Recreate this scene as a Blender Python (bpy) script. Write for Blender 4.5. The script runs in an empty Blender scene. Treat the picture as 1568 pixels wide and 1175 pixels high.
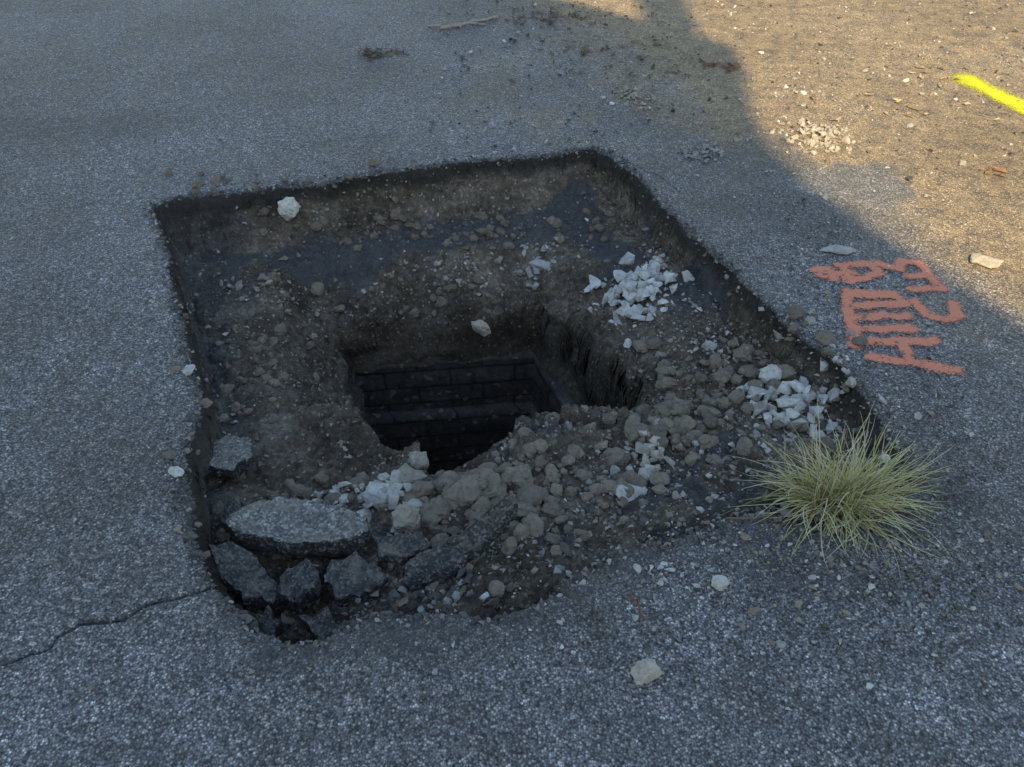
import bpy, bmesh, math, random
import numpy as np
from mathutils import Vector, Matrix
from mathutils import noise as mnoise
random.seed(7); rng=np.random.default_rng(7)
scene=bpy.context.scene; col=scene.collection

# ------------------------------------------------------------------ noise
def vnoise(x,y,f,seed=0):
    r=np.random.default_rng(seed); T=r.random((256,256))*2-1
    X=x*f+1000.37; Y=y*f+1000.71
    xi=np.floor(X).astype(np.int64); yi=np.floor(Y).astype(np.int64)
    fx=X-xi; fy=Y-yi; fx=fx*fx*(3-2*fx); fy=fy*fy*(3-2*fy)
    a=T[xi&255,yi&255]; b=T[(xi+1)&255,yi&255]; c=T[xi&255,(yi+1)&255]; d=T[(xi+1)&255,(yi+1)&255]
    return (a*(1-fx)+b*fx)*(1-fy)+(c*(1-fx)+d*fx)*fy
def fbm(x,y,f,o=4,seed=0,g=.5):
    s=0;a=1
    for i in range(o):
        s=s+a*vnoise(x,y,f*2**i,seed+i*13); a*=g
    return s
def sstep(a,b,x):
    t=np.clip((x-a)/(b-a),0,1); return t*t*(3-2*t)
def sdf(px,py,poly):
    n=len(poly); dmin=np.full(px.shape,1e9); ins=np.zeros(px.shape,bool)
    for i in range(n):
        ax,ay=poly[i]; bx,by=poly[(i+1)%n]
        ex,ey=bx-ax,by-ay; wx=px-ax; wy=py-ay
        t=np.clip((wx*ex+wy*ey)/(ex*ex+ey*ey+1e-12),0,1)
        dx=wx-ex*t; dy=wy-ey*t; dmin=np.minimum(dmin,dx*dx+dy*dy)
        if ay!=by:
            c=((ay>py)!=(by>py))&(px<(bx-ax)*(py-ay)/(by-ay)+ax); ins^=c
    d=np.sqrt(dmin); return np.where(ins,d,-d)
def linedist(px,py,pl):
    dmin=np.full(px.shape,1e9)
    for (ax,ay),(bx,by) in zip(pl[:-1],pl[1:]):
        ex,ey=bx-ax,by-ay; wx=px-ax; wy=py-ay
        t=np.clip((wx*ex+wy*ey)/(ex*ex+ey*ey+1e-12),0,1)
        dmin=np.minimum(dmin,np.hypot(wx-ex*t,wy-ey*t))
    return dmin

# ------------------------------------------------------------------ site survey (metres)
PIT=[(-1.40,2.69),(-1.34,2.75),(-1.18,2.79),(-.96,2.84),(-.75,2.88),(-.6,2.95),(-.39,3.02),(-.23,3.07),(-.07,3.09),(.13,3.13),(.27,3.18),(.37,3.2),(.42,3.13),(.49,2.99),(.56,2.78),(.63,2.56),(.71,2.4),(.77,2.21),(.84,2.04),(.9,1.87),(.98,1.73),(1.0,1.63),(1.02,1.55),(1.0,1.46),(1.04,1.38),(1.02,1.29),(.93,1.2),(.79,1.15),(.69,1.17),(.62,1.2),(.55,1.19),(.45,1.14),(.35,1.11),(.25,1.08),(.14,1.03),(.1,.98),(.02,.93),(-.06,.91),(-.15,.93),(-.23,.92),(-.32,.93),(-.37,.89),(-.39,.86),(-.48,.86),(-.54,.88),(-.59,.93),(-.65,.97),(-.69,1.02),(-.75,1.11),(-.8,1.23),(-.86,1.38),(-.88,1.5),(-.87,1.58),(-.93,1.72),(-1.01,1.87),(-1.1,2.08),(-1.2,2.31),(-1.31,2.53)]
SHAFT=[(.43,1.86),(.43,1.77),(.30,1.73),(.17,1.72),(.08,1.73),(.01,1.69),(-.04,1.60),(-.08,1.53),(-.165,1.49),(-.245,1.50),(-.28,1.62),(-.33,1.61),(-.4,1.62),(-.48,1.72),(-.56,1.97),(-.70,2.45),(-.45,2.48),(-.25,2.50),(.08,2.55),(.13,2.55)]
CTRL=[(-1.3,2.6,-.19),(-1.03,2.7,-.2),(-.5,2.9,-.2),(0,3.0,-.19),(.3,3.1,-.17),(.35,2.8,-.2),(0,2.75,-.21),(-.5,2.7,-.22),
(.55,2.6,-.15),(.65,2.3,-.14),(.8,2.0,-.13),(.95,1.65,-.11),(1.0,1.45,-.06),(.9,1.3,-.01),(.75,1.22,-.01),(.65,1.97,-.13),(.45,2.0,-.19),(.45,1.75,-.18),(.84,1.68,-.08),
(.38,1.5,-.15),(.55,1.3,-.08),(.2,1.3,-.12),(.45,1.18,-.05),(.1,1.1,-.09),(-.1,1.0,-.11),(-.3,1.0,-.14),(-.5,.95,-.2),(-.65,1.1,-.2),
(-.34,1.3,-.15),(-.1,1.35,-.16),(-.17,1.46,-.2),(-.5,1.35,-.16),(-.7,1.3,-.15),(-.8,1.5,-.16),(-.75,1.8,-.18),(-.9,2.1,-.2),(-1.05,2.3,-.2),(-.7,2.2,-.24),(.3,2.5,-.20)]
CRACK=[(-1.9,.55),(-1.5,.66),(-1.25,.72),(-1.06,.80),(-.98,.835),(-.93,.895),(-.84,.90),(-.79,.945),(-.72,.96),(-.66,.985)]
CRACK2=[(.42,3.2),(.5,3.05),(.6,2.95),(.68,2.8)]

# ------------------------------------------------------------------ terrain grid
def axis(a,b,step,far):
    core=list(np.arange(a,b+1e-6,step)); s=step; x=core[-1]; hi=[]
    while x<far: s*=1.035; x+=s; hi.append(x)
    s=step; x=a; lo=[]
    while x>-far: s*=1.035; x-=s; lo.append(x)
    return np.array(lo[::-1]+core+hi)
xs=axis(-1.6,1.6,.005,90); ys=axis(.5,3.4,.005,90)
X,Y=np.meshgrid(xs,ys,indexing='ij')
qx=X+.012*fbm(X,Y,9,2,1)+.004*vnoise(X,Y,60,5); qy=Y+.012*fbm(X,Y,9,2,2)+.004*vnoise(X,Y,60,6)
d=sdf(qx,qy,PIT); ds=sdf(qx+.014*fbm(X,Y,7,2,21)-.004*vnoise(X,Y,60,5),qy+.014*fbm(X,Y,7,2,22)-.004*vnoise(X,Y,60,6),SHAFT)
num=0;den=0
for cx,cy,cz in CTRL:
    w=1/((X-cx)**2+(Y-cy)**2+.006)**2; num=num+w*cz; den=den+w
D=num/den
front=sstep(.0,.35,X)*sstep(1.45,1.25,Y)
back=sstep(2.4,2.6,Y)*sstep(.45,.3,X)
sl=.10+.05*vnoise(X,Y,7,141)
wall=(1-back)*sstep(0,1,d/(.024+.05*front))+back*(.45*sstep(0,.022,d)+.55*sstep(0,1,d/sl))
lump=np.abs(vnoise(X,Y,22,131))+.5*np.abs(vnoise(X,Y,48,132))
rough=.024*fbm(X,Y,6,3,31)+.013*fbm(X,Y,22,3,41)+.0024*rng.standard_normal(X.shape)+.028*(lump-.5)*sstep(-.2,.3,fbm(X,Y,3,2,133)+.2)
bw=sstep(1.65,2.1,Y); out=np.clip(-ds,0,9)
rr=.25+.08*fbm(X,Y,3,2,61)
slope=sstep(0,1,1-out/rr)
flat=sstep(.3,.6,X)*sstep(2.0,2.4,Y)
zp=D+rough*(.65+.7*slope)*(1-.5*flat)-.13*bw*slope*sstep(.35,.05,X)-.03*bw*slope
zp+=.03*(1-bw)*np.exp(-((out-.13)/.06)**2)*sstep(-.5,-.2,X)
zp=np.minimum(zp,-.006)
asph=.0002*rng.standard_normal(X.shape)+.004*fbm(X,Y,1.1,2,71)
asph=asph-.012*np.exp(-np.clip(-d,0,9)/.016)*(.5+.5*vnoise(X,Y,50,81))
cd=np.minimum(linedist(X+.006*vnoise(X,Y,40,91),Y+.006*vnoise(X,Y,40,92),CRACK), linedist(X+.01*vnoise(X,Y,40,91),Y,CRACK2)+.0025)
crack=np.exp(-(cd/.0032)**2)
asph=asph-.010*crack
Z=asph*(1-wall)+zp*wall+.010*(lump-.4)*sstep(0,.02,d)*sstep(.14,.04,d)
drB=sstep(0.0,.022,ds)*.55+sstep(.005,.05,ds)*.45; drR=.75*sstep(0,.022,ds)+.25*sstep(.01,.045,ds); rs_=sstep(-.05,.12,X)
drop=drB*(1-rs_)+drR*rs_
Z=Z*(1-drop)+(-.60)*drop

def samp(G,x,y):
    i=np.clip(np.searchsorted(xs,x)-1,0,len(xs)-2); j=np.clip(np.searchsorted(ys,y)-1,0,len(ys)-2)
    tx=(x-xs[i])/(xs[i+1]-xs[i]); ty=(y-ys[j])/(ys[j+1]-ys[j])
    return (G[i,j]*(1-tx)+G[i+1,j]*tx)*(1-ty)+(G[i,j+1]*(1-tx)+G[i+1,j+1]*tx)*ty
def H(x,y): return samp(Z,x,y)
def inp_(x,y,poly): return float(samp(d if poly is PIT else ds,x,y))
hz=lambda x,y: float(samp(Z,x,y))

def new_mesh(name,V,F,mats,smooth=True,attr=None,parent=None):
    V=np.asarray(V,np.float32); F=np.asarray(F,np.int32); k=F.shape[1]
    me=bpy.data.meshes.new(name); me.vertices.add(len(V)); me.vertices.foreach_set('co',V.ravel())
    me.loops.add(F.size); me.loops.foreach_set('vertex_index',F.ravel())
    me.polygons.add(len(F)); me.polygons.foreach_set('loop_start',np.arange(0,F.size,k,dtype=np.int32))
    me.update(calc_edges=True); me.validate()
    me.polygons.foreach_set('use_smooth',np.full(len(me.polygons),smooth))
    if attr is not None:
        a=me.color_attributes.new('mask','FLOAT_COLOR','POINT'); a.data.foreach_set('color',np.asarray(attr,np.float32).ravel())
    for m in mats: me.materials.append(m)
    o=bpy.data.objects.new(name,me); col.objects.link(o)
    if parent: o.parent=parent
    return o

# ------------------------------------------------------------------ materials
class NT:
    def __init__(s,name):
        s.m=bpy.data.materials.new(name); s.m.use_nodes=True; s.t=s.m.node_tree; s.t.nodes.clear()
        s.out=s.n('ShaderNodeOutputMaterial'); s.b=s.n('ShaderNodeBsdfPrincipled'); s.l(s.b.outputs[0],s.out.inputs[0])
        s.co=s.n('ShaderNodeTexCoord').outputs['Object']
    def n(s,t,**k):
        n=s.t.nodes.new(t)
        for a,b in k.items(): setattr(n,a,b)
        return n
    def l(s,a,b): s.t.links.new(a,b)
    def inp(s,sock,v):
        if hasattr(v,'is_linked'): s.l(v,sock)
        elif isinstance(v,(tuple,list)): sock.default_value=tuple(v)[:3]+(1,)
        else: sock.default_value=v
    def noise(s,sc,det=4,r=.55):
        n=s.n('ShaderNodeTexNoise'); s.l(s.co,n.inputs['Vector']); n.inputs['Scale'].default_value=sc; n.inputs['Detail'].default_value=det; n.inputs['Roughness'].default_value=r
        return n.outputs[0]
    def vor(s,sc,feat='F1'):
        n=s.n('ShaderNodeTexVoronoi',feature=feat); s.l(s.co,n.inputs['Vector']); n.inputs['Scale'].default_value=sc; return n
    def ramp(s,f,st):
        n=s.n('ShaderNodeValToRGB'); s.l(f,n.inputs[0]); e=n.color_ramp.elements
        while len(e)<len(st): e.new(.5)
        for i,(p,c) in enumerate(st):
            e[i].position=p; e[i].color=(c if isinstance(c,tuple) else (c,c,c))+(1,)
        return n.outputs[0]
    def math(s,op,a,b=0.,clamp=False):
        n=s.n('ShaderNodeMath',operation=op,use_clamp=clamp); s.inp(n.inputs[0],a); s.inp(n.inputs[1],b); return n.outputs[0]
    def mix(s,f,a,b,mode='MIX'):
        n=s.n('ShaderNodeMix',data_type='RGBA',blend_type=mode); s.inp(n.inputs[0],f); s.inp(n.inputs[6],a); s.inp(n.inputs[7],b); return n.outputs[2]
    def bump(s,hts,st=1.):
        tot=None
        for h,di in hts:
            k=s.math('MULTIPLY',h,di); tot=k if tot is None else s.math('ADD',tot,k)
        n=s.n('ShaderNodeBump'); n.inputs['Strength'].default_value=st; n.inputs['Distance'].default_value=1.; s.l(tot,n.inputs['Height']); s.l(n.outputs[0],s.b.inputs['Normal'])
    def attr(s,name='mask'):
        n=s.n('ShaderNodeAttribute',attribute_name=name); q=s.n('ShaderNodeSeparateColor'); s.l(n.outputs['Color'],q.inputs[0]); s.ac=n.outputs['Color']; s.aa=n.outputs['Alpha']; return q.outputs
    def fin(s,c,rough=.8,spec=.4):
        s.inp(s.b.inputs['Base Color'],c); s.inp(s.b.inputs['Roughness'],rough); s.inp(s.b.inputs['Specular IOR Level'],spec); return s.m

t=NT('asphalt'); R,G,B=t.attr()[:3]
v1=t.vor(205); v2=t.vor(92)
c1=t.n('ShaderNodeSeparateColor'); t.l(v1.outputs['Color'],c1.inputs[0]); c2=t.n('ShaderNodeSeparateColor'); t.l(v2.outputs['Color'],c2.inputs[0])
base=t.ramp(c1.outputs[0],[(0,(.165,.16,.169)),(.45,(.285,.276,.290)),(.82,(.43,.415,.425)),(.95,(.75,.72,.70))])
big=t.ramp(c2.outputs[1],[(0,.62),(.7,1.04),(.94,1.14),(.98,1.6)])
base=t.mix(1.0,base,big,'MULTIPLY')
pt=t.ramp(t.noise(1.1,4),[(.32,(.74,.72,.70)),(.68,(1.24,1.24,1.27))]); base=t.mix(1.0,base,pt,'MULTIPLY')
pt2n=t.noise(9,5); pt2=t.ramp(pt2n,[(.3,.76),(.7,1.22)]); base=t.mix(1.0,base,pt2,'MULTIPLY')
gap=t.ramp(v1.outputs['Distance'],[(.3,1.0),(.8,.25)]); base=t.mix(1.0,base,gap,'MULTIPLY')
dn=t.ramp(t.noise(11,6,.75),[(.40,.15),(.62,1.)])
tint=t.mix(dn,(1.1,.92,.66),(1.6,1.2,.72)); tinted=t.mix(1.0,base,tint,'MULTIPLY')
tinted=t.mix(t.math('MULTIPLY',dn,.36),tinted,(.60,.46,.27))  # tan dirt colour, brightened and warmed to carry the sunlight as well
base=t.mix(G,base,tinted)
base=t.mix(t.math('MULTIPLY',R,.8,True),base,(.055,.053,.052))
base=t.mix(B,base,(.015,.015,.015))
ro=t.ramp(pt2n,[(.35,.36),(.65,.58)])
ro=t.math('ADD',ro,t.math('MULTIPLY',G,.15),True)
ro=t.math('MULTIPLY',ro,t.math('SUBTRACT',1.0,t.math('MULTIPLY',t.aa,.8)))
t.bump([(v2.outputs['Distance'],.0032),(v1.outputs['Distance'],.0034)],1.)
ASPH=t.fin(base,ro,.5)

t=NT('excavated_soil'); R,G,B=t.attr()[:3]
n1=t.noise(5,6,.65); n2=t.noise(42,6,.75)
v=t.vor(125); vc=t.n('ShaderNodeSeparateColor'); t.l(v.outputs['Color'],vc.inputs[0])
soil=t.ramp(n1,[(.30,(.09,.074,.058)),(.5,(.185,.155,.122)),(.68,(.33,.283,.228))])
soil=t.mix(1.0,soil,t.ramp(n2,[(.25,.2),(.5,.9),(.72,1.75)]),'MULTIPLY')
soil=t.mix(t.ramp(vc.outputs[0],[(.92,0.),(.95,.85)]),soil,t.mix(vc.outputs[1],(.15,.14,.13),(.62,.6,.56)))
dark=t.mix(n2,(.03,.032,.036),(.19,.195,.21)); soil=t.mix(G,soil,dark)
aw=t.mix(n2,(.0,.0,.0),(.13,.125,.12)); soil=t.mix(R,soil,aw)
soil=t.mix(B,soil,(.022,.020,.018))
t.bump([(n2,.018),(v.outputs['Distance'],.003)],1.)
SOIL=t.fin(soil,.85,.25)

t=NT('broken_stone'); t.attr(); n=t.noise(60,5,.7); n2=t.noise(17,2)
c=t.mix(1.0,t.ac,t.ramp(n,[(.25,.5),(.5,1.),(.75,1.2)]),'MULTIPLY')
c=t.mix(t.ramp(n2,[(.52,0.),(.7,.45)]),c,(.24,.2,.165))
t.bump([(n,.005)]); ROCK=t.fin(c,.85,.3)
def slabmat(name,k):
    t=NT(name); v=t.vor(170); c=t.n('ShaderNodeSeparateColor'); t.l(v.outputs['Color'],c.inputs[0])
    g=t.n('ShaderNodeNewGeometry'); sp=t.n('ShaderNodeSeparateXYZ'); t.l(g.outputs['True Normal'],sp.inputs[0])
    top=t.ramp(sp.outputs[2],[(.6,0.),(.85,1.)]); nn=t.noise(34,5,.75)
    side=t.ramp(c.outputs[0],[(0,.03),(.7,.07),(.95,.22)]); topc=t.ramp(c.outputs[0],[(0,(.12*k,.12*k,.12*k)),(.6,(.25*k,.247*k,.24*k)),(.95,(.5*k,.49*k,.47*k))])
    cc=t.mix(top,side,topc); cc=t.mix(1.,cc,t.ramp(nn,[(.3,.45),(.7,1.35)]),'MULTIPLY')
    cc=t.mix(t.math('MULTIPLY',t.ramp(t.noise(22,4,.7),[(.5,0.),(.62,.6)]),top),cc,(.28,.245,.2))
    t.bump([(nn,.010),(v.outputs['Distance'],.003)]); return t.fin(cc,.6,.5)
SLAB=slabmat('slab_asphalt',1.); SLAB2=slabmat('slab_asphalt_dark',.45)  # second one is a darker copy, used mostly on the lower slabs

def bricks(t,sw,c1,c2,mo,rowh,w,ms):
    br=t.n('ShaderNodeTexBrick'); sx=t.n('ShaderNodeSeparateXYZ'); t.l(t.co,sx.inputs[0]); cb=t.n('ShaderNodeCombineXYZ')
    t.l(t.math('ADD',sx.outputs[0],t.math('MULTIPLY',sx.outputs[1],sw)),cb.inputs[0]); t.l(sx.outputs[2],cb.inputs[1]); t.l(cb.outputs[0],br.inputs['Vector'])
    br.inputs['Scale'].default_value=1; br.inputs['Brick Width'].default_value=w; br.inputs['Row Height'].default_value=rowh; br.inputs['Mortar Size'].default_value=ms
    br.inputs['Color1'].default_value=c1+(1,); br.inputs['Color2'].default_value=c2+(1,); br.inputs['Mortar'].default_value=mo+(1,); return br
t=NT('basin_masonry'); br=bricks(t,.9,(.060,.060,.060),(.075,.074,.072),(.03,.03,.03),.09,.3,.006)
nn=t.noise(26,6,.75); cc=t.mix(1.,br.outputs[0],t.ramp(nn,[(.3,.35),(.7,1.8)]),'MULTIPLY')
v=t.vor(55); vc=t.n('ShaderNodeSeparateColor'); t.l(v.outputs['Color'],vc.inputs[0]); cc=t.mix(t.ramp(vc.outputs[0],[(.95,0.),(.97,.6)]),cc,(.3,.27,.22))
t.bump([(br.outputs['Fac'],-.004),(nn,.012)]); BASIN=t.fin(cc,.6,.4)

# ------------------------------------------------------------------ ground & pit
nx,ny=len(xs),len(ys); idx=np.arange(nx*ny).reshape(nx,ny)
Fq=np.stack([idx[:-1,:-1],idx[1:,:-1],idx[1:,1:],idx[:-1,1:]],-1).reshape(-1,4)
cen=lambda A:(A[:-1,:-1]+A[1:,:-1]+A[1:,1:]+A[:-1,1:]).reshape(-1)/4
dc=cen(d); sc_=cen(ds)
mov=sstep(.0,.008,d)*np.clip(np.maximum(sstep(.10,.02,d),sstep(-.05,.0,ds)),0,1)
XX=X+mov*(.018*vnoise(X*.3+.2*Y,Z,18,201)+.007*vnoise(X*.5+.4*Y,Z,40,202)); YY=Y+mov*(.018*vnoise(X*.3-.2*Y,Z,20,203)+.007*vnoise(X*.5-.4*Y,Z,40,204))
V=np.stack([XX,YY,Z],-1).reshape(-1,3)
def sub(mask):
    f=Fq[mask]; u,inv=np.unique(f,return_inverse=True); return V[u],inv.reshape(-1,4),u
damp=.75*sstep(.16,0,-d+.07*fbm(X,Y,6,4,101))*sstep(1.6,1.2,Y)*sstep(-.9,-.4,X)
damp=np.maximum(damp,.8*sstep(.13,.0,np.hypot((X-.66)/2.6,(Y-1.05)/.9)-.01+.06*fbm(X,Y,7,4,103)))
damp=np.maximum(damp,.7*sstep(.035,0,-d+.016*fbm(X,Y,20,2,105)))
damp=np.maximum(damp,.42*sstep(.25,-.1,np.abs((Y-3.55)-.12*(X+1.5)+.1*fbm(X,Y,2,2,106))-.1)*sstep(-.9,-2.0,X)*sstep(-6,-3,X))
damp=np.maximum(damp,.5*sstep(1.1,.5,np.hypot((X-1.05)/.45,(Y-2.8)/.6)+.4*fbm(X,Y,4,3,119)))
puddle=sstep(1,.5,np.hypot((X-1.42)/.26,(Y-2.85)/.19)+.35*fbm(X,Y,6,3,107))
damp=np.maximum(damp*(1-puddle),.35*puddle)
sun_tint_dust=sstep(-.3,.3,(X-1.25)*.9+(Y-2.7)*.42+.22*fbm(X,Y,2.2,4,108))*sstep(12,6,np.hypot(X,Y))  # sandy dirt over the sunlit corner, with the sun's warmth painted into it
sun_tint_dust=np.maximum(sun_tint_dust,.6*sstep(.1,.5,fbm(X,Y,3.3,4,109))*sstep(-.6,.6,X)*sstep(3.1,3.6,Y)*sstep(8,6,Y))
sun_tint_dust=sun_tint_dust*(1-damp)*(1-.8*puddle)
mA=np.stack([damp,sun_tint_dust,crack,puddle],-1).reshape(-1,4)
band=sstep(-.08,-.05,Z+.014*fbm(X,Y,12,3,111))*sstep(.07,.04,d)
band=np.maximum(band,sstep(.014,.0,d))
basec=.85*sstep(.05,.35,.45+fbm(X,Y,2.6,4,113)-2.4*np.abs(np.clip(d,0,1)-.20)/.25)*sstep(2.2,2.6,Y)
basec=np.maximum(basec,sstep(.0,.3,.15+fbm(X,Y,4,3,114))*sstep(.5,.6,X)*sstep(2.1,2.3,Y))
basec=np.maximum(basec,.8*sstep(.05,.3,.1+fbm(X,Y,6,3,115)-np.hypot((X-.55)/.25,(Y-1.28)/.12)*.3))
basec=np.maximum(basec,.6*sstep(.16,.05,d)*sstep(-.6,-.8,X+.3*(Y-1.5)))
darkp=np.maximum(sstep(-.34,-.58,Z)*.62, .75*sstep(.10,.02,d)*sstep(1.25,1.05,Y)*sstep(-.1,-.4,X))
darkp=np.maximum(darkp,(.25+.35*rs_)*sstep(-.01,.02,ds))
mS=np.stack([band,basec,darkp,np.ones_like(d)],-1).reshape(-1,4)
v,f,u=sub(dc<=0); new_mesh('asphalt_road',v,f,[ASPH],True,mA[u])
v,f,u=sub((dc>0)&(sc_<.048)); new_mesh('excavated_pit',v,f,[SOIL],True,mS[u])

# ------------------------------------------------------------------ catch basin shaft
Q=[(-.65,2.415),(.09,2.495),(.40,1.66),(-.45,1.42)]
cxm=sum(p[0] for p in Q)/4; cym=sum(p[1] for p in Q)/4
def ring(k,z): return [(cxm+(x-cxm)*k,cym+(y-cym)*k,z) for x,y in Q]
rings=[ring(1.14,-1.7),ring(1.14,-.59),ring(1.0,-.59),ring(1.0,-.86),ring(.94,-.865),ring(.94,-1.65)]
V2=[p for r in rings for p in r]; F2=[]
for i in range(len(rings)-1):
    for j in range(4):
        a=i*4+j;b=i*4+(j+1)%4; F2.append((a,b,b+4,a+4))
F2.append((20,21,22,23))
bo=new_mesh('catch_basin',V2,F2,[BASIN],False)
bm=bmesh.new(); bm.from_mesh(bo.data); bmesh.ops.subdivide_edges(bm,edges=bm.edges[:],cuts=18,use_grid_fill=True)
bmesh.ops.recalc_face_normals(bm,faces=bm.faces[:])
for vv in bm.verts:
    q=vv.co*11; vv.co+=Vector((mnoise.noise(q),mnoise.noise(q+Vector((5,5,5))),mnoise.noise(q+Vector((9,1,5)))))*.008
for fc in bm.faces: fc.smooth=True
bm.to_mesh(bo.data); bm.free()

# ------------------------------------------------------------------ rocks
def hull(pts):
    bm=bmesh.new(); [bm.verts.new(p) for p in pts]; bmesh.ops.convex_hull(bm,input=bm.verts[:])
    bmesh.ops.delete(bm,geom=[v for v in bm.verts if not v.link_faces],context='VERTS'); bmesh.ops.triangulate(bm,faces=bm.faces[:])
    bm.verts.index_update(); v=np.array([q.co[:] for q in bm.verts]); f=np.array([[w.index for w in p.verts] for p in bm.faces]); bm.free(); return v,f
PRO=[];PRO2=[]
for i in range(30):
    n=random.choice([9,12,16]); p=rng.standard_normal((n,3)); p/=np.linalg.norm(p,axis=1)[:,None]; p*=rng.uniform(.65,1.1,(n,1))
    p*=np.array([1,rng.uniform(.55,1),rng.uniform(.3,.8)]); PRO.append(hull(p))
# rounder, lumpy soil-clod prototypes
for i in range(12):
    bm=bmesh.new(); bmesh.ops.create_icosphere(bm,subdivisions=3,radius=1.); sx=random.uniform(.65,1.); sz=random.uniform(.45,.8)
    for q in bm.verts:
        k=1+.30*mnoise.noise(q.co*1.5+Vector((i*7,0,0)))+.16*mnoise.noise(q.co*4+Vector((i*7,3,0)))+.08*mnoise.noise(q.co*9+Vector((i*7,5,0))); q.co*=k; q.co.y*=sx; q.co.z*=sz
    bm.verts.index_update(); PRO2.append((np.array([q.co[:] for q in bm.verts]),np.array([[w.index for w in p.verts] for p in bm.faces]))); bm.free()
def rotm(w=.4):
    a=random.uniform(0,6.28); b=random.gauss(0,w); c=random.gauss(0,w)
    return np.array((Matrix.Rotation(a,3,'Z')@Matrix.Rotation(b,3,'X')@Matrix.Rotation(c,3,'Y')))
def rocks(name,items,mat=None,pro=None):
    VV=[];FF=[];CC=[];o=0
    for x,y,z,s,c in items:
        pv,pf=random.choice(pro or PRO); v=(pv*s)@rotm().T+np.array([x,y,z]); VV.append(v);FF.append(pf+o);o+=len(v)
        CC.append(np.tile(np.array(list(c)+[1.]),(len(v),1)))
    return new_mesh(name,np.concatenate(VV),np.concatenate(FF),[mat or ROCK],False,np.concatenate(CC))
def shade(c,j=.2):
    k=random.uniform(1-j,1+j); return tuple(min(.8,max(.01,q*k)) for q in c)
WHT=(.66,.66,.63); GRY=(.37,.37,.36); BRN=(.29,.25,.20); DRK=(.11,.11,.112)
def pick():
    r=random.random()
    return shade(BRN,.45) if r<.50 else shade(GRY,.4) if r<.76 else shade(DRK,.4) if r<.90 else shade(WHT,.25)
N=28000
gx=rng.uniform(-1.4,1.05,N); gy=rng.uniform(.86,3.2,N); dd=samp(d,gx,gy); dsx=samp(ds,gx,gy)
dens=.16+.75*sstep(.1,.6,gx+.9*(2.0-gy)+.45*fbm(gx,gy,5,2,7)); keep=(dd>.005)&(dsx<-.012)&(rng.random(N)<dens)
gx=gx[keep];gy=gy[keep];gz=H(gx,gy); it=[]
for a,b,c in zip(gx,gy,gz):
    s=min(.028,.0034*math.exp(random.gauss(.1,.65))); it.append((a,b,c+s*.25,s,pick()))
rocks('gravel',it)
it=[]
def scat(n,fx,szm,colf,sig=.45,mx=.02):
    for _ in range(n):
        x,y=fx()
        if inp_(x,y,PIT)>-.005: continue
        s=min(mx,szm*math.exp(random.gauss(0,sig))); it.append((x,y,hz(x,y)+s*.3,s,colf()))
def lite():
    return shade(random.choice([WHT,(.45,.41,.35),(.5,.48,.44)]),.25)
scat(2200,lambda:(random.gauss(.78,.3),random.gauss(1.05,.13)),.0042,pick)
scat(1300,lambda:(random.gauss(1.08,.12),random.uniform(1.2,2.8)),.0040,pick)
scat(800,lambda:(random.uniform(-.9,.6),random.uniform(.72,1.02)),.003,pick)
scat(400,lambda:(random.uniform(-1.6,.5),random.uniform(2.7,3.3)),.0035,pick)
scat(260,lambda:(random.uniform(-1.3,-.7),random.uniform(1.0,2.6)),.0035,pick)
scat(1800,lambda:(random.uniform(-.4,3.3),random.uniform(2.9,5.8)),.0058,lambda:shade(random.choice([BRN,DRK,DRK,GRY,WHT]),.35),.6)
scat(380,lambda:(random.uniform(1.1,3.3),random.uniform(2.2,5.4)),.0058,lite,.6)
scat(130,lambda:(random.uniform(-3.5,3.2),random.uniform(.5,5.5)),.0048,lite)
scat(260,lambda:(random.uniform(.0,1.6),random.uniform(.5,1.1)),.0032,lite)
rocks('loose_grit',it)
it=[]
for k in range(len(PIT)):
    a=Vector(PIT[k]); b=Vector(PIT[(k+1)%len(PIT)])
    for _ in range(int((b-a).length*320)):
        p=a.lerp(b,random.random()); x=p.x+random.gauss(0,.016); y=p.y+random.gauss(0,.016); s=random.uniform(.002,.012)
        it.append((x,y,hz(x,y)+s*.2,s,shade(random.choice([DRK,DRK,DRK,GRY,BRN]),.4)))
rocks('crumbled_asphalt',it)
def pile(name,cx,cy,rx,ry,n,s0,s1,c=WHT,hgt=.03,mar=-.03,pw=2.5):
    it=[]
    for _ in range(n):
        a=random.gauss(0,.5);b=random.gauss(0,.5); x=cx+a*rx;y=cy+b*ry
        if inp_(x,y,SHAFT)>mar: continue
        s=s0+(s1-s0)*random.random()**pw; h=hgt*max(0,1-a*a-b*b)*random.random()
        it.append((x,y,hz(x,y)+h+s*.2,s,shade(c,.22)))
    return rocks(name,it,None,PRO2 if 'clod' in name else PRO)
pile('concrete_rubble',.47,2.36,.14,.13,210,.003,.052,(.66,.67,.66),.05)
pile('concrete_rubble',.56,2.52,.03,.08,30,.005,.03,(.6,.6,.59))
pile('concrete_rubble',.84,1.67,.16,.14,220,.003,.040,(.60,.60,.58),.04)
pile('concrete_rubble',.39,1.51,.07,.09,50,.004,.034,(.56,.53,.47),.02)
pile('concrete_rubble',-.36,1.36,.12,.10,80,.005,.042,(.52,.51,.47),.03)
pile('concrete_rubble',-.5,1.36,.09,.05,60,.003,.026,(.52,.52,.49),.02)
pile('concrete_rubble',1.37,3.30,.15,.17,300,.003,.026,(.58,.52,.42),.012)
pile('concrete_rubble',.75,1.98,.3,.1,80,.004,.024,(.46,.44,.4),.01)
pile('concrete_rubble',.6,1.6,.3,.2,120,.003,.018,(.55,.54,.5),.01)
pile('concrete_rubble',.1,1.3,.4,.15,90,.003,.016,(.5,.48,.44),.01)
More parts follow.
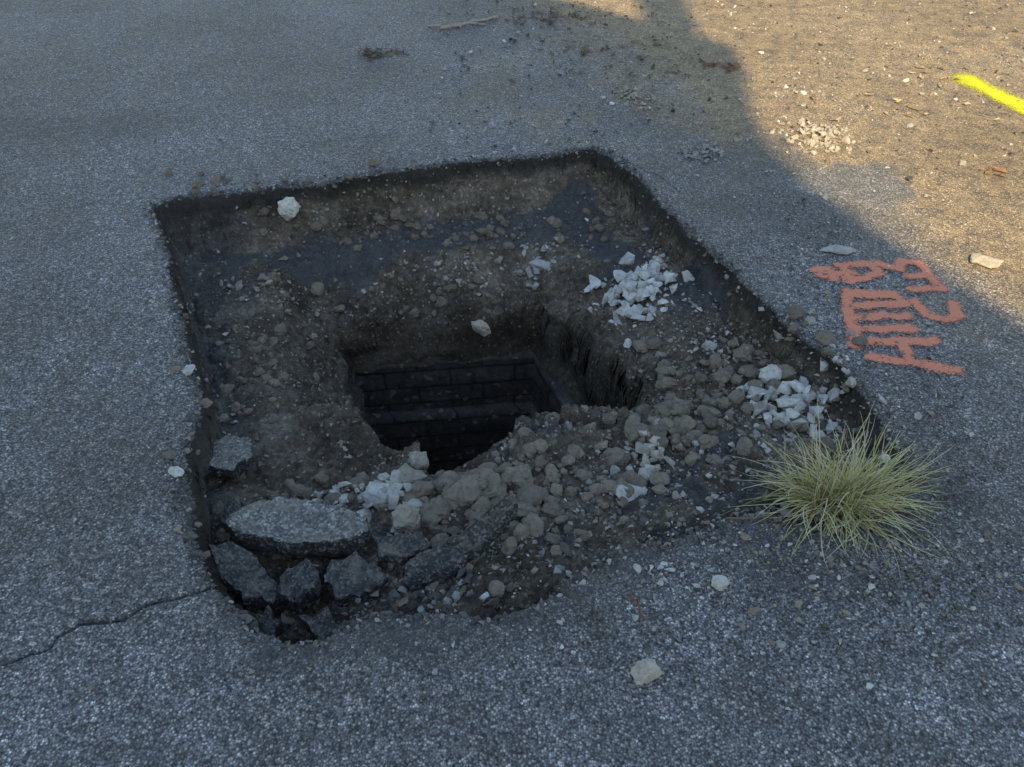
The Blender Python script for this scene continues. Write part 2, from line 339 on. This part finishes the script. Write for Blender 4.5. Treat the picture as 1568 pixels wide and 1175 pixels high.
pile('concrete_rubble',-.2,2.66,.15,.12,80,.004,.022,(.48,.46,.43),.01)
pile('concrete_rubble',.12,2.72,.12,.08,60,.005,.03,(.48,.49,.49),.01)
pile('concrete_rubble',.62,3.76,.10,.14,150,.003,.024,(.42,.39,.34),.005)
pile('concrete_rubble',.84,3.16,.12,.08,120,.003,.02,(.38,.38,.37),.003)
pile('concrete_rubble',.36,1.02,.09,.04,24,.004,.017,WHT,.0)
pile('concrete_rubble',-.95,2.4,.25,.12,80,.004,.026,(.38,.34,.29),.0)
pile('concrete_rubble',.98,1.82,.06,.12,60,.003,.016,(.5,.5,.48),.0)
pile('soil_clods',-.1,1.36,.26,.13,170,.006,.040,(.26,.225,.18),.02,-.04,2.3)
pile('soil_clods',.62,1.75,.35,.3,260,.005,.034,(.235,.205,.165),.02,-.04,2.4)
pile('soil_clods',.1,1.4,.4,.25,240,.005,.028,(.25,.215,.17),.01,-.03,2.4)
pile('soil_clods',.45,1.65,.1,.12,40,.008,.04,(.25,.215,.17),.01,-.05,1.8)
pile('soil_clods',-.6,1.3,.2,.15,120,.005,.026,(.235,.205,.17),.01)
pile('soil_clods',-.4,2.85,.9,.12,240,.004,.028,(.215,.18,.14),.0)
pile('soil_clods',-.3,2.5,.5,.15,160,.004,.030,(.24,.2,.15),.0)
pile('soil_clods',-.85,1.9,.15,.5,120,.004,.024,(.24,.205,.165),.0)

def stone(name,x,y,z,sx,sy,sz,c,rot=0,tilt=0,seed=1,n=26):
    r=np.random.default_rng(seed); p=r.standard_normal((n,3)); p/=np.linalg.norm(p,axis=1)[:,None]; p*=r.uniform(.8,1.08,(n,1))
    v,f=hull(p*np.array([sx,sy,sz])); me=bpy.data.meshes.new(name); me.from_pydata(v.tolist(),[],f.tolist())
    bm=bmesh.new(); bm.from_mesh(me); bmesh.ops.subdivide_edges(bm,edges=bm.edges[:],cuts=4,use_grid_fill=True)
    m=max(sx,sy,sz)
    for q in bm.verts:
        k=mnoise.noise(q.co/m*2.2+Vector((seed,0,0)))*.20+mnoise.noise(q.co/m*6+Vector((seed,3,0)))*.11; q.co*=1+k
    bm.to_mesh(me); bm.free()
    a=me.color_attributes.new('mask','FLOAT_COLOR','POINT'); a.data.foreach_set('color',np.tile(np.array(list(c)+[1.],np.float32),len(me.vertices)))
    me.materials.append(ROCK); o=bpy.data.objects.new(name,me); col.objects.link(o); o.location=(x,y,z); o.rotation_euler=(tilt,0,rot); return o
stone('white_stone',-.905,2.80,-.065,.046,.04,.055,(.8,.79,.75),.3,.2,3)
stone('stone',.27,.775,.018,.034,.028,.024,(.60,.55,.48),.6,0,4)
stone('stone',.47,.99,.010,.026,.022,.016,(.68,.68,.64),.2,0,5)
stone('stone',-.12,2.42,hz(-.12,2.60)-.04,.05,.025,.045,(.56,.49,.39),-.6,.4,6)
stone('stone',.32,1.36,hz(.32,1.36)+.012,.05,.04,.024,(.6,.59,.56),.6,0,7)
stone('stone',-.28,1.27,hz(-.28,1.27)+.03,.045,.04,.035,(.42,.37,.30),.6,.3,8)
stone('stone',-.30,1.44,hz(-.30,1.44)+.015,.085,.05,.035,(.38,.34,.28),.1,.2,9)
stone('stone',-.12,1.38,hz(-.12,1.38)+.012,.09,.065,.05,(.32,.285,.23),.1,.1,10)
stone('stone',.02,1.42,hz(.02,1.42)+.01,.045,.04,.03,(.29,.255,.20),.7,.1,31)
stone('stone',-.28,1.55,hz(-.28,1.50)+.0,.035,.03,.04,(.46,.42,.35),.1,.1,21)
stone('stone',.52,1.72,hz(.52,1.72)+.01,.045,.035,.028,(.27,.235,.185),.3,.1,32)
stone('stone',.66,1.82,hz(.66,1.82)+.01,.04,.035,.028,(.25,.22,.175),1.3,.1,33)
stone('stone',.80,1.80,hz(.80,1.80)+.015,.04,.035,.03,(.68,.66,.62),.9,0,11)
stone('stone',.40,2.08,hz(.40,2.08)+.008,.022,.018,.015,(.68,.68,.68),.9,0,12)
stone('stone',.65,1.98,hz(.65,1.98)+.01,.028,.02,.02,(.45,.45,.44),.2,0,13)
stone('stone',.30,2.42,hz(.30,2.42)+.01,.05,.016,.01,(.66,.68,.69),.9,.1,14)
stone('stone',.12,2.72,hz(.12,2.72)+.005,.08,.03,.02,(.52,.53,.53),-.4,.1,15)
stone('stone',-.36,1.34,hz(-.36,1.34)+.02,.05,.045,.03,(.6,.61,.6),.4,.4,16)
stone('flat_stone',1.65,2.30,.010,.07,.04,.013,(.62,.55,.43),-.5,0,17)
stone('flat_stone',1.17,2.37,.010,.07,.03,.011,(.48,.48,.47),-.1,0,18)
stone('flat_stone',-.86,1.32,.006,.03,.016,.009,(.68,.68,.64),-.5,0,19)
stone('flat_stone',-.95,1.72,.006,.02,.03,.008,(.58,.58,.55),.2,0,22)
stone('white_stone',.93,1.31,.07,.014,.012,.014,(.75,.75,.72),0,0,20)

# ------------------------------------------------------------------ asphalt slabs
def slab(name,poly,zt,th,tilt=(0,0),seed=0,mat=None,ja=.008):
    r=random.Random(seed); pts=[]
    for i in range(len(poly)):
        a=Vector(poly[i]);b=Vector(poly[(i+1)%len(poly)]); n=max(2,int((b-a).length/.009))
        for k in range(n):
            p=a.lerp(b,k/n); q=Vector((p.x*30,p.y*30,seed)); pts.append((p.x+ja*mnoise.fractal(q,1,2,3)+r.gauss(0,.0008),p.y+ja*mnoise.fractal(q+Vector((9,9,0)),1,2,3)+r.gauss(0,.0008)))
    cx=sum(p[0] for p in pts)/len(pts); cy=sum(p[1] for p in pts)/len(pts); n=len(pts)
    lv=[(.0,.94),(-.05,.98),(-.2,1.0),(-.4,1.012),(-.6,1.0),(-.8,.985),(-1,.88)]
    bm=bmesh.new(); rs=[]
    for li,(h,k) in enumerate(lv):
        row=[]
        for x,y in pts:
            q=Vector((x*45,y*45,h*th*60+seed)); e=.008*mnoise.noise(q)+r.gauss(0,.0010)
            ux,uy=x-cx,y-cy; L=math.hypot(ux,uy)+1e-6
            row.append(bm.verts.new((cx+ux*k+ux/L*e,cy+uy*k+uy/L*e,h*th+.005*mnoise.noise(Vector((x*25,y*25,seed)))+ux*tilt[0]+uy*tilt[1])))
        rs.append(row)
    for A,Bq in zip(rs[:-1],rs[1:]):
        for j in range(n): bm.faces.new((A[j],Bq[j],Bq[(j+1)%n],A[(j+1)%n]))
    for R_,fl in ((rs[0],1),(rs[-1],-1)):
        prev=R_; zc=0 if fl>0 else -th
        for kk in (.8,.55,.3):
            cur=[]
            for (x,y) in pts:
                X_=cx+(x-cx)*kk*.96; Y_=cy+(y-cy)*kk*.96
                cur.append(bm.verts.new((X_,Y_,zc+(X_-cx)*tilt[0]+(Y_-cy)*tilt[1]+.006*mnoise.noise(Vector((X_*25,Y_*25,seed))))))
            for j in range(n): bm.faces.new((prev[j],prev[(j+1)%n],cur[(j+1)%n],cur[j]))
            prev=cur
        c=bm.verts.new((cx,cy,zc))
        for j in range(n): bm.faces.new((prev[j],prev[(j+1)%n],c))
    bmesh.ops.recalc_face_normals(bm,faces=bm.faces[:])
    me=bpy.data.meshes.new(name); bm.to_mesh(me); bm.free(); me.materials.append(mat or SLAB)
    o=bpy.data.objects.new(name,me); col.objects.link(o); o.location.z=zt; return o
slab('asphalt_slab',[(-.72,1.20),(-.69,1.24),(-.60,1.275),(-.48,1.26),(-.37,1.225),(-.355,1.18),(-.38,1.16),(-.46,1.145),(-.56,1.145),(-.66,1.165)],-.045,.075,(0,.16),1)
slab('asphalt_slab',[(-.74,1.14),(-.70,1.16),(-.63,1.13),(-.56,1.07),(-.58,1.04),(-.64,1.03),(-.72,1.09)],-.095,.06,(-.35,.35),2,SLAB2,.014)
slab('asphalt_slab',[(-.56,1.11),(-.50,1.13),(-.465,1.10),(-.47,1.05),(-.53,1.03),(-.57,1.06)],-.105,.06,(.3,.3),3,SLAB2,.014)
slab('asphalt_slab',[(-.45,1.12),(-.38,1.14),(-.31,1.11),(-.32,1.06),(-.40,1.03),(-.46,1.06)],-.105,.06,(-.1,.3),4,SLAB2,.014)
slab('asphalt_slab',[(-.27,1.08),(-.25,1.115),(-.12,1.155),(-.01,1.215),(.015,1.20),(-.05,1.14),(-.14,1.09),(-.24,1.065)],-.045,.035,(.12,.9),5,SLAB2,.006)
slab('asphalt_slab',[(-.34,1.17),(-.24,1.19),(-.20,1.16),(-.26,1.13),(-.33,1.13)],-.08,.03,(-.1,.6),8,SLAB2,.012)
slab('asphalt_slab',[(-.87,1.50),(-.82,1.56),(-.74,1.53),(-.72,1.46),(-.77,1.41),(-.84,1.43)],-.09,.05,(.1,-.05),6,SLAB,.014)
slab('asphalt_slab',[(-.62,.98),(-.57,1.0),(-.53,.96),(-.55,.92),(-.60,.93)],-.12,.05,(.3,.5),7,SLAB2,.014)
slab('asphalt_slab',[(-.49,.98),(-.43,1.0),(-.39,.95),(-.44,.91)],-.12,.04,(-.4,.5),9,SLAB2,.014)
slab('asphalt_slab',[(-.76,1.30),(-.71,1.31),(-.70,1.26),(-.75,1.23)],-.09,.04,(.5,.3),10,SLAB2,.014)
it=[]
for _ in range(900):
    x=random.uniform(-.80,-.1); y=random.uniform(.88,1.26)
    if inp_(x,y,PIT)<.0: continue
    s=random.uniform(.004,.026)*random.uniform(.5,1); it.append((x,y,hz(x,y)+s*.5,s,shade(random.choice([DRK,DRK,(.06,.06,.06),BRN,GRY]),.4)))
rocks('broken_asphalt',it)

# ------------------------------------------------------------------ paint
def paint(name,strokes,wd,colr,x0,x1,y0,y1,soft=.012,thr=.5):
    gx=np.arange(x0,x1,.006); gy=np.arange(y0,y1,.006); A,Bq=np.meshgrid(gx,gy,indexing='ij')
    dm=np.full(A.shape,9.); w1=.008*vnoise(A,Bq,24,301); w2=.008*vnoise(A,Bq,24,302)
    for s in strokes: dm=np.minimum(dm,linedist(A+w1,Bq+w2,s))
    pm=sstep(wd+soft,wd-soft,dm)*(.9+.25*vnoise(A,Bq,14,303)); Zp=H(A,Bq)+.004
    ii=np.arange(A.size).reshape(A.shape); F=np.stack([ii[:-1,:-1],ii[1:,:-1],ii[1:,1:],ii[:-1,1:]],-1).reshape(-1,4)
    F=F[pm.reshape(-1)[F].max(1)>.01]; u,inv=np.unique(F,return_inverse=True)
    V=np.stack([A,Bq,Zp],-1).reshape(-1,3)[u]; P=pm.reshape(-1)[u]
    t=NT(name); R=t.attr()[0]; v=t.vor(205); nn=t.noise(110,5,.75)
    k=t.math('ADD',R,t.math('MULTIPLY',t.math('SUBTRACT',nn,.5),1.8)); k=t.math('SUBTRACT',k,t.math('MULTIPLY',v.outputs['Distance'],.45))
    al=t.ramp(k,[(max(0,thr-.2),0.),(thr+.2,1.)]); al=t.math('MULTIPLY',al,t.ramp(R,[(.02,0.),(.2,1.)])); t.l(al,t.b.inputs['Alpha'])
    c=t.mix(nn,tuple(q*.85 for q in colr),colr); t.bump([(v.outputs['Distance'],.003)]); m=t.fin(c,.7,.3)
    new_mesh(name,V,inv.reshape(-1,4),[m],True,np.stack([P,P,P,np.ones_like(P)],-1))
paint('orange_spray_paint_marking',[
 [(1.05,2.25),(1.10,2.25),(1.10,2.20)],[(1.06,2.215),(1.17,2.23)],[(1.14,2.28),(1.25,2.285),(1.27,2.23),(1.20,2.20),(1.15,2.19)],[(1.15,2.28),(1.14,2.18)],
 [(1.11,2.11),(1.27,2.10),(1.28,2.05),(1.10,2.045)],[(1.09,1.985),(1.27,1.985)],[(1.08,1.92),(1.25,1.92)],[(1.11,2.12),(1.08,1.98),(1.05,1.84)],
 [(1.07,1.85),(1.30,1.86)],[(1.08,1.78),(1.20,1.755),(1.31,1.72)],[(1.20,1.85),(1.19,1.76)],
 [(1.28,2.29),(1.34,2.25),(1.36,2.30),(1.42,2.30),(1.43,2.22),(1.35,2.21)],[(1.43,2.22),(1.44,2.14),(1.33,2.14)],
 [(1.32,2.06),(1.33,1.99),(1.38,1.965),(1.43,1.99),(1.44,2.05)]],.018,(1.0,.37,.24),.98,1.52,1.64,2.38,.017,.17)
paint('yellow_spray_paint_marking',[[(2.33,4.02),(2.42,3.74),(2.58,3.3)]],.06,(.88,.88,.03),2.0,2.75,3.1,4.35,.06,.22)

# ------------------------------------------------------------------ grass tuft
t=NT('grass_blade'); t.attr(); GR=t.fin(t.ac,.55,.3)
VV=[];FF=[];CC=[];o=0
CL=[(.80,1.235),(.85,1.25),(.76,1.215),(.83,1.20),(.89,1.26),(.74,1.25)]
for i in range(950):
    gc=CL[min(5,int(random.random()**1.5*6))]
    a=random.uniform(0,2*math.pi); r0=abs(random.gauss(0,.028)); base=Vector((gc[0]+math.cos(a)*r0,gc[1]+math.sin(a)*r0,0))
    base.z=hz(base.x,base.y)-.004
    out_a=math.atan2(base.y-1.23,base.x-.81); short=random.random()<.4
    L=random.uniform(.03,.11) if short else random.uniform(.10,.245); a2=(out_a if random.random()<.6 else a)+random.gauss(0,.6)
    lean=random.uniform(.2,2.3); curl=random.uniform(-.5,1.6)
    seg=7; p=base.copy(); w0=random.uniform(.0008,.0019); th=lean*.6; side=Vector((-math.sin(a2),math.cos(a2),0)); tw=random.uniform(-.5,.5); bend=random.gauss(0,.6)
    g=random.random()
    tip=(.84,.75,.42) if g<.6 else (.55,.60,.21); root=(.28,.31,.10) if random.random()<.45 else (.5,.43,.21)
    if random.random()<.28: tip=(.82,.76,.58);root=(.62,.56,.38)
    if random.random()<.14: tip=(.35,.25,.13);root=(.18,.13,.07)
    for k in range(seg+1):
        u=k/seg; w=w0*(1-u)**.6+.0002; sd=(side*math.cos(tw*u)+Vector((0,0,1))*math.sin(tw*u))*w
        VV.append((p-sd)[:]);VV.append((p+sd)[:]); c=[root[q]*(1-u)+tip[q]*u for q in range(3)]+[1.]; CC+= [c,c]
        if k<seg: FF.append((o+2*k,o+2*k+1,o+2*k+3,o+2*k+2))
        p=p+Vector((math.cos(a2)*math.sin(th),math.sin(a2)*math.sin(th),math.cos(th)))*(L/seg); th=max(-.2,min(1.9,th+curl/seg*1.3)); a2+=bend/seg
        p.z=max(p.z,hz(p.x,p.y)+.003)
    o+=2*(seg+1)
new_mesh('grass_tuft',VV,FF,[GR],True,CC)

# ------------------------------------------------------------------ sticks, roots, leaves
def tube(name,paths,c):
    VV=[];FF=[];o=0
    for pts,r in paths:
        for k,p in enumerate(pts):
            for j in range(6):
                an=j/6*6.283; VV.append((p[0]+r*math.cos(an)*.6,p[1]+r*math.sin(an)*.6,p[2]+r*math.sin(an+1)))
            if k:
                for j in range(6): FF.append((o+(k-1)*6+j,o+(k-1)*6+(j+1)%6,o+k*6+(j+1)%6,o+k*6+j))
        o+=len(pts)*6
    new_mesh(name,VV,FF,[ROCK],True,np.tile(np.array(list(c)+[1.]),(len(VV),1)))
def wig(a,b,n=9,j=.006,h=.006): return [(a[0]+(b[0]-a[0])*k/n+random.gauss(0,j),a[1]+(b[1]-a[1])*k/n+random.gauss(0,j),hz(a[0]+(b[0]-a[0])*k/n,a[1]+(b[1]-a[1])*k/n)+h+abs(random.gauss(0,.003))) for k in range(n+1)]
tube('dry_stick',[(wig((-.42,4.78),(-.08,5.0)),.010),(wig((-.5,4.83),(-.3,4.82)),.006),(wig((-.3,4.9),(-.15,4.85)),.005)],(.48,.42,.35))
tube('root_strand',[(wig((.10,.99),(.17,.93),6,.004)+wig((.17,.93),(.19,.855),6,.003),.0022)],(.2,.14,.1))
tube('dry_stick',[(wig((.52,1.17),(.62,1.18),6,.003,.008),.003)],(.24,.17,.12))
tube('dry_stick',[(wig((.26,.96),(.29,.90),5,.006),.003)],(.3,.14,.08))
def leaves(name,cx,cy,rx,ry,n,c):
    VV=[];FF=[];CC=[];o=0
    for _ in range(n):
        x=cx+random.gauss(0,.5)*rx;y=cy+random.gauss(0,.5)*ry;z=hz(x,y)+.006; a=random.uniform(0,6.28); L=random.uniform(.01,.035); w=L*random.uniform(.15,.45); cc=list(shade(c,.4))+[1.]
        for u,vv,h in ((-1,0,.0),(-.3,-1,.006),(.5,-.8,.004),(1,0,.008),(.4,.9,.001),(-.4,.8,.005)):
            X_=u*L;Y_=vv*w; VV.append((x+X_*math.cos(a)-Y_*math.sin(a),y+X_*math.sin(a)+Y_*math.cos(a),z+h*random.random()*2));CC.append(cc)
        FF+= [(o,o+1,o+5),(o+1,o+2,o+5),(o+2,o+4,o+5),(o+2,o+3,o+4)]; o+=6
    new_mesh(name,VV,FF,[ROCK],False,CC)
leaves('dead_leaves',-.74,4.36,.14,.08,60,(.14,.11,.085))
leaves('dead_leaves',1.1,4.18,.14,.05,26,(.25,.12,.08))
leaves('dead_leaves',.25,5.0,.35,.2,80,(.17,.13,.09))
leaves('dead_leaves',.5,4.3,.6,.4,80,(.2,.15,.1))
leaves('dead_leaves',2.0,2.95,.06,.05,8,(.35,.18,.09))
leaves('dead_leaves',2.0,3.9,.9,.6,50,(.5,.38,.22))

# ------------------------------------------------------------------ unseen house behind the viewer, outline shaped to cast the shade edge
E=44; TE=math.tan(math.radians(E)); HY=6.0
t=NT('house_brick'); br=bricks(t,1.,(.46,.43,.40),(.52,.49,.45),(.5,.48,.45),.075,.22,.008); BR=t.fin(br.outputs[0],.85,.3)
t=NT('window_glass'); WG=t.fin((.03,.04,.05),.08,.5)
t=NT('painted_wood'); PW=t.fin((.6,.6,.58),.5,.4)
house=bpy.data.objects.new('brick_house',None); col.objects.link(house)
hp=[(-3.7,5.5),(-3.7,5.7),(-.6,5.7),(.0,5.65),(.36,5.36),(.80,4.95),(.83,6.2),(1.14,6.2),(1.09,4.68),(1.24,4.50),(1.16,4.0),(1.10,3.39),(1.19,2.89),(1.38,2.45),(1.63,1.92),(2.3,.3)]
prof=[(-3.7,0)]+[(x,(y+HY)*TE) for x,y in hp]+[(2.3,0)]
n=len(prof); yf,yb=-HY,-HY-.3
VV=[(x,yf,z) for x,z in prof]+[(x,yb,z) for x,z in prof]
me=bpy.data.meshes.new('shade_caster_wall'); me.from_pydata(VV,[],[tuple(range(n)),tuple(range(2*n-1,n-1,-1))]+[(i,i+n,(i+1)%n+n,(i+1)%n) for i in range(n)]); me.materials.append(BR)
w=bpy.data.objects.new('shade_caster_wall',me); col.objects.link(w); w.parent=house
def box(name,x0,x1,y0,y1,z0,z1,mat):
    bm=bmesh.new(); bmesh.ops.create_cube(bm,size=1)
    for q in bm.verts: q.co=Vector(((x0+x1)/2+q.co.x*(x1-x0),(y0+y1)/2+q.co.y*(y1-y0),(z0+z1)/2+q.co.z*(z1-z0)))
    bmesh.ops.bevel(bm,geom=bm.edges[:],offset=.008,segments=1); me=bpy.data.meshes.new(name); bm.to_mesh(me); bm.free(); me.materials.append(mat)
    o=bpy.data.objects.new(name,me); col.objects.link(o); o.parent=house
box('rear_wing',-3.65,2.2,-12,-HY-.31,0,3.0,BR)
for x in (-3.4,-1.9,.9):
    for z in ([1.0,4.0,7.0] if x<0 else [1.0]):
        box('window_frame',x,x+1.1,-HY+.005,-HY+.07,z,z+1.5,PW); box('window_pane',x+.08,x+1.02,-HY+.05,-HY+.08,z+.08,z+1.42,WG)
box('door',-.5,.5,-HY+.005,-HY+.07,.05,2.1,PW)

# ------------------------------------------------------------------ camera, light, sky
cam=bpy.data.objects.new('camera',bpy.data.cameras.new('camera')); col.objects.link(cam); scene.camera=cam
cam.location=(0,0,1.5); cam.rotation_euler=(math.radians(48),0,0); cam.data.lens=27.2; cam.data.sensor_width=36; cam.data.clip_start=.02; cam.data.clip_end=500
sun=bpy.data.objects.new('sun',bpy.data.lights.new('sun','SUN')); col.objects.link(sun); sun.data.energy=5; sun.data.angle=math.radians(.5); sun.data.color=(1,.78,.44); sun.rotation_euler=(math.radians(90-E),0,0); sun.location=(0,-20,12)
wd=bpy.data.worlds.new('World'); scene.world=wd; wd.use_nodes=True; nt=wd.node_tree; bg=nt.nodes['Background']; sk=nt.nodes.new('ShaderNodeTexSky'); sk.sky_type='NISHITA'; sk.sun_disc=False
sk.sun_elevation=math.radians(E); sk.sun_rotation=math.radians(180); sk.air_density=2.0; sk.dust_density=1.; sk.ozone_density=3.; nt.links.new(sk.outputs[0],bg.inputs[0]); bg.inputs[1].default_value=.15
scene.view_settings.view_transform='Standard'; scene.view_settings.look='None'; scene.view_settings.exposure=0
